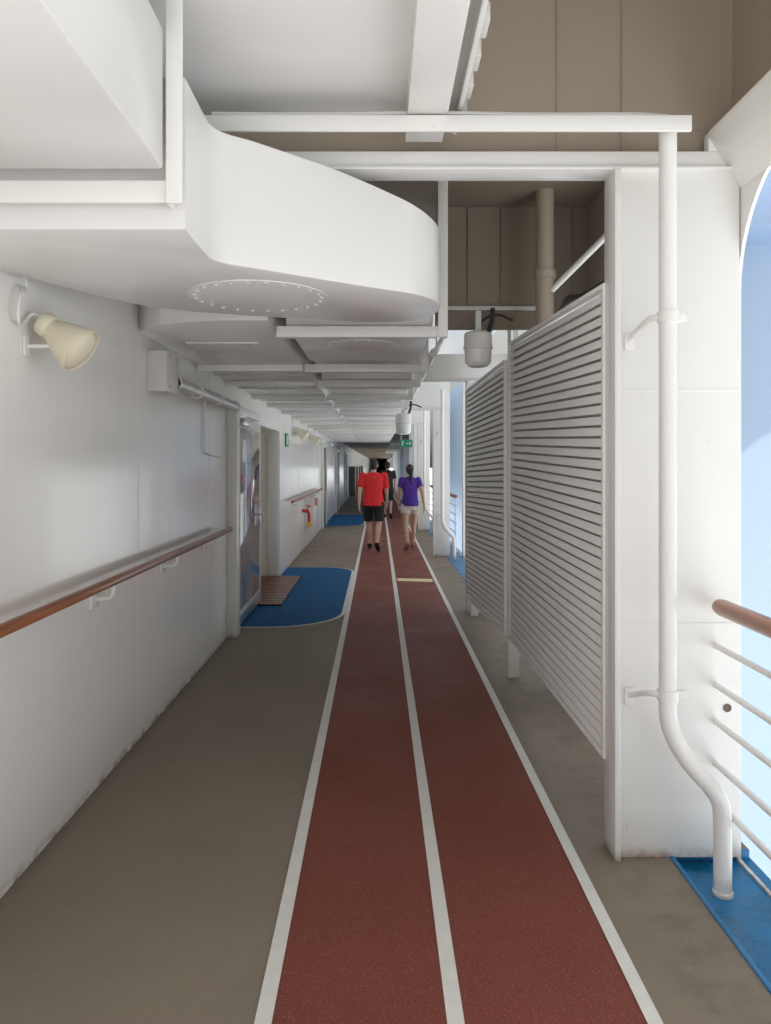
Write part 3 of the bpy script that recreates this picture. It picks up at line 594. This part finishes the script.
def person(loc, rz, h, lb, P):
    t = thing('person', lb, 'person', loc); t.rotation_euler.z = rz
    w = P.get('w', 1.0); g = P.get('fem', 0)
    s = h/1.70
    def V(x, y, z): return Vector((x*s, y*s, z*s))
    sw = (.185-.025*g)*w
    hipc = .095
    lean = P.get('lean', .01)
    J = {}
    for sd, nm in ((-1, 'l'), (1, 'r')):
        st = P['step'][0 if sd < 0 else 1]
        J[nm+'hip'] = V(sd*hipc*w, 0, .90); J[nm+'knee'] = V(sd*(hipc+.0)*w, st[0], st[1]); J[nm+'ank'] = V(sd*(hipc-.01), st[2], st[3]); J[nm+'toe'] = V(sd*(hipc+.012), st[2]+st[5], st[4])
        am = P['arm'][0 if sd < 0 else 1]
        J[nm+'sh'] = V(sd*sw, lean, 1.40); J[nm+'el'] = V(sd*am[0], am[1], am[2]); J[nm+'wr'] = V(sd*am[3], am[4], am[5])
    bm = BM()
    B = .95*w if not g else .88*w
    loft(bm, [(V(0, 0, .84), .12*s*w, .09*s*w), (V(0, 0, .92), .165*s*B*(1.06 if g else 1), .115*s*w), (V(0, 0, 1.0), .155*s*B, .11*s*w), (V(0, .005, 1.12), .135*s*B, .10*s*w), (V(0, lean, 1.26), .155*s*B, .11*s*w), (V(0, lean, 1.36), .165*s*B, .10*s*w), (V(0, lean, 1.43), .12*s*B, .075*s), (V(0, lean, 1.46), .06*s, .06*s)])
    caps(bm, V(0, lean, 1.42), V(0, lean+.015, 1.52), .054*s, .05*s)
    hc = V(0, lean+.03, 1.60)
    sph(bm, hc+V(0, -.005, .015), .076*s, .095*s, .098*s, 20, 14); sph(bm, hc+V(0, .035, -.045), .056*s, .058*s, .062*s, 16, 12)
    sph(bm, hc+V(0, .094, -.012), .013*s, .018*s, .022*s); sph(bm, hc+V(0, .085, -.05), .022*s, .01*s, .008*s)
    for sd in (-1, 1): sph(bm, hc+V(sd*.078, -.005, -.005), .012*s, .02*s, .032*s)
    for nm, sd in (('l', -1), ('r', 1)):
        caps(bm, J[nm+'hip'], J[nm+'knee'], .082*s*w, .054*s*w); caps(bm, J[nm+'knee'], J[nm+'ank'], .05*s*w, .036*s)
        sd_ = (J[nm+'ank']-J[nm+'knee']).normalized(); bk = Vector((0, -1, 0)); bk = (bk-sd_*bk.dot(sd_)).normalized()
        mid = J[nm+'knee'].lerp(J[nm+'ank'], .3)+bk*.016*s; caps(bm, mid-sd_*.05*s, mid+sd_*.06*s, .05*s*w, .046*s*w)
        caps(bm, J[nm+'ank']-V(0, .03, .03), J[nm+'toe'], .034*s, .028*s)
        caps(bm, J[nm+'sh'], J[nm+'el'], .05*s*w, .039*s*w); caps(bm, J[nm+'el'], J[nm+'wr'], .038*s*w, .025*s)
        sph(bm, J[nm+'sh'], .058*s*w)
        d = (J[nm+'wr']-J[nm+'el']).normalized(); d = (d*.6+Vector((0, .1, -1))*.5).normalized()
        fw = Vector((0, 1, 0)); fw = (fw-d*fw.dot(d)).normalized()
        for q in (-.028, -.01, .01, .028): caps(bm, J[nm+'wr']+d*.01*s+fw*q*.6*s, J[nm+'wr']+d*.085*s+fw*q*s, .015*s, .0125*s)
        inn = Vector((-sd, 0, 0)); inn = (inn-d*inn.dot(d)).normalized()
        for q, ln in ((-.031, .058), (-.011, .07), (.011, .076), (.031, .066)):
            a = J[nm+'wr']+d*.085*s+fw*q*s; b = a+d*ln*.55*s+inn*.010*s; c = b+d*ln*.4*s+inn*.022*s
            caps(bm, a, b, .0095*s, .0088*s); caps(bm, b, c, .0088*s, .0075*s)
        a = J[nm+'wr']+d*.028*s+fw*.026*s; b = a+d*.03*s+fw*.028*s+inn*.012*s; c = b+d*.03*s+fw*.006*s+inn*.012*s
        caps(bm, a, b, .0125*s, .0105*s); caps(bm, b, c, .0105*s, .0085*s)
    remesh('body', bm, P['skin'], t, .0068, 3)
    bm = BM(); e = .016
    hem = P.get('hem', .86)
    loft(bm, [(V(0, -.005, hem), (.172*B+e)*s, (.125*w+e)*s), (V(0, -.005, .95), (.170*B+e)*s, (.122*w+e)*s), (V(0, 0, 1.12), ((.150 if not g else .14)*B+e)*s, (.108*w+e)*s), (V(0, lean, 1.27), (.165*B+e)*s, (.115*w+e)*s), (V(0, lean, 1.37), (.175*B+e)*s, (.105*w+e)*s), (V(0, lean, 1.435), (.125*B+e)*s, (.078+e)*s), (V(0, lean, 1.468), .072*s, .066*s)])
    for nm in 'lr':
        d = J[nm+'el']-J[nm+'sh']; cone(bm, J[nm+'sh']-d*.1, J[nm+'sh']+d*P.get('sleeve', .72), .064*s*w, .060*s*w, 18); sph(bm, J[nm+'sh'], .066*s*w)
    remesh('shirt', bm, P['shirt'], t, .0085, 3)
    bm = BM(); loft(bm, [(V(0, 0, .80), .155*s*w, .115*s*w), (V(0, 0, .9), (.172*B+.008)*s, (.118*w+.008)*s), (V(0, 0, .99), (.160*B+.008)*s, (.112*w+.008)*s)])
    for nm in 'lr':
        d = J[nm+'knee']-J[nm+'hip']; L = P.get('leg', .8)
        cone(bm, J[nm+'hip']-d*.02, J[nm+'hip']+d*L, .096*s*w, .086*s*w if L > .6 else .098*s*w, 20)
    remesh('shorts', bm, P['shorts'], t, .0085, 3)
    bm = BM()
    sph(bm, hc+V(0, -.016, .03), .083*s, .098*s, .096*s, 20, 14); sph(bm, hc+V(0, -.04, -.02), .07*s, .06*s, .075*s, 16, 12)
    if P.get('pony'):
        caps(bm, hc+V(0, -.1, .045), hc+V(.006, -.155, .0), .03*s, .042*s); caps(bm, hc+V(.006, -.155, .0), hc+V(.008, -.15, -.14), .042*s, .036*s); caps(bm, hc+V(.008, -.15, -.14), hc+V(.01, -.15, -.30), .036*s, .014*s)
    remesh('hair', bm, P['hair'], t, .008, 2)
    for nm in 'lr':
        bm = BM(); a = J[nm+'ank']; b = J[nm+'toe']
        heel = a-V(0, .03, .03)
        caps(bm, heel, b, .044*s, .036*s); cone(bm, a-V(0, .02, .03), a+V(0, -.012, .012), .046*s, .043*s)
        remesh('shoe', bm, P['shoe'], t, .007, 2)
    for sd in (-1, 1):
        bm = BM(); sph(bm, hc+V(sd*.03, .086, .012), .010*s); o = obj('eye', bm, SIGNW)
        o.parent = t
    return t
SKIN = plain('skin', (.60, .36, .25), .5, 0, 12, .08, .05)
SKIN2 = plain('skin_light', (.66, .42, .31), .5, 0, 12, .08, .05)
def cloth(name, col):
    m, nt, b = mat_new(name)
    c = mix(nt, ramp(nt, noise(nt, 9, 4, .6, (1, 1, .4)), .35, .7), col, [v*.7 for v in col])
    nt.links.new(c, b.inputs['Base Color']); b.inputs['Roughness'].default_value = .85
    bump(nt, b, noise(nt, 11, 3, .5, (1, 1, .45)), .6, .03); return m
RS = cloth('red_cotton', (.90, .035, .04))
PUR = cloth('purple_cotton', (.09, .037, .36))
BS = plain('black_fabric', (.012, .012, .014), .8, 0, 10, .2, .2)
KH = cloth('pale_khaki_cotton', (.76, .69, .62))
HR = plain('dark_hair', (.018, .012, .010), .45, 0, 60, .4, .4)
SHG = plain('tan_sandal', (.30, .18, .12), .6)
back = (-.02, .50, -.26, .16, .034, .10); fwd = (.16, .515, .24, .09, .055, .15)
person((-.085, 13.85, .006), R(-4), 1.67, 'man in red t-shirt and black shorts walking away on the left lane',
    dict(w=1.1, lean=.03, step=[fwd, back], arm=[(.245, -.10, 1.14, .258, -.10, .87), (.242, .06, 1.13, .246, .18, .90)], skin=SKIN2, shirt=RS, shorts=BS, hair=HR, shoe=BS, leg=.88, hem=.84, sleeve=.85))
person((.60, 14.0, .006), R(5), 1.57, 'woman in purple top and pale shorts with ponytail walking away',
    dict(w=1.03, fem=1, lean=.03, step=[back, fwd], arm=[(.215, .06, 1.14, .218, .18, .92), (.236, -.11, 1.15, .272, -.10, .90)], skin=SKIN, shirt=PUR, shorts=KH, hair=HR, shoe=SHG, leg=.42, hem=.88, sleeve=.55, pony=True))
person((.285, 22.0, .006), 0, 1.64, 'person in black clothes walking far ahead between the couple',
    dict(w=.98, lean=.02, step=[fwd, back], arm=[(.22, -.05, 1.14, .225, .0, .9), (.22, .04, 1.14, .225, .1, .9)], skin=SKIN, shirt=BS, shorts=BS, hair=HR, shoe=BS, leg=.9, hem=.84))

# ------------------------------------------------------------------ light, world, camera
EL, AZ = 76, 205
d = Vector((math.sin(R(AZ))*math.cos(R(EL)), math.cos(R(AZ))*math.cos(R(EL)), math.sin(R(EL))))
L = bpy.data.lights.new('sun', 'SUN'); L.energy = 5; L.angle = R(.5); L.color = (1, .96, .90)
lo = bpy.data.objects.new('sun', L); COL.objects.link(lo); lo.rotation_euler = (-d).to_track_quat('-Z', 'Y').to_euler()
W = bpy.data.worlds.new('World'); S.world = W; W.use_nodes = True
nt = W.node_tree; bg = nt.nodes['Background']
sk = nt.nodes.new('ShaderNodeTexSky'); sk.sky_type = 'NISHITA'; sk.sun_disc = False; sk.sun_elevation = R(EL); sk.sun_rotation = R(AZ); sk.air_density = 2.0; sk.dust_density = 4.0; sk.ozone_density = .8
hs = nt.nodes.new('ShaderNodeHueSaturation'); hs.inputs['Saturation'].default_value = .2
nt.links.new(sk.outputs[0], hs.inputs['Color']); nt.links.new(hs.outputs[0], bg.inputs['Color']); bg.inputs['Strength'].default_value = .15
c = bpy.data.cameras.new('camera'); co = bpy.data.objects.new('camera', c); COL.objects.link(co); S.camera = co
co.location = (0, 0, H); co.rotation_euler = (R(90), 0, 0)
c.sensor_width = 36; c.sensor_fit = 'VERTICAL'; c.sensor_height = 36; c.lens = F/1024*36
c.shift_x = (385.5-VX)/1024; c.shift_y = (VY-512)/1024
c.clip_start = .05; c.clip_end = 8000
S.view_settings.view_transform = 'Standard'; S.view_settings.look = 'None'; S.view_settings.exposure = 0
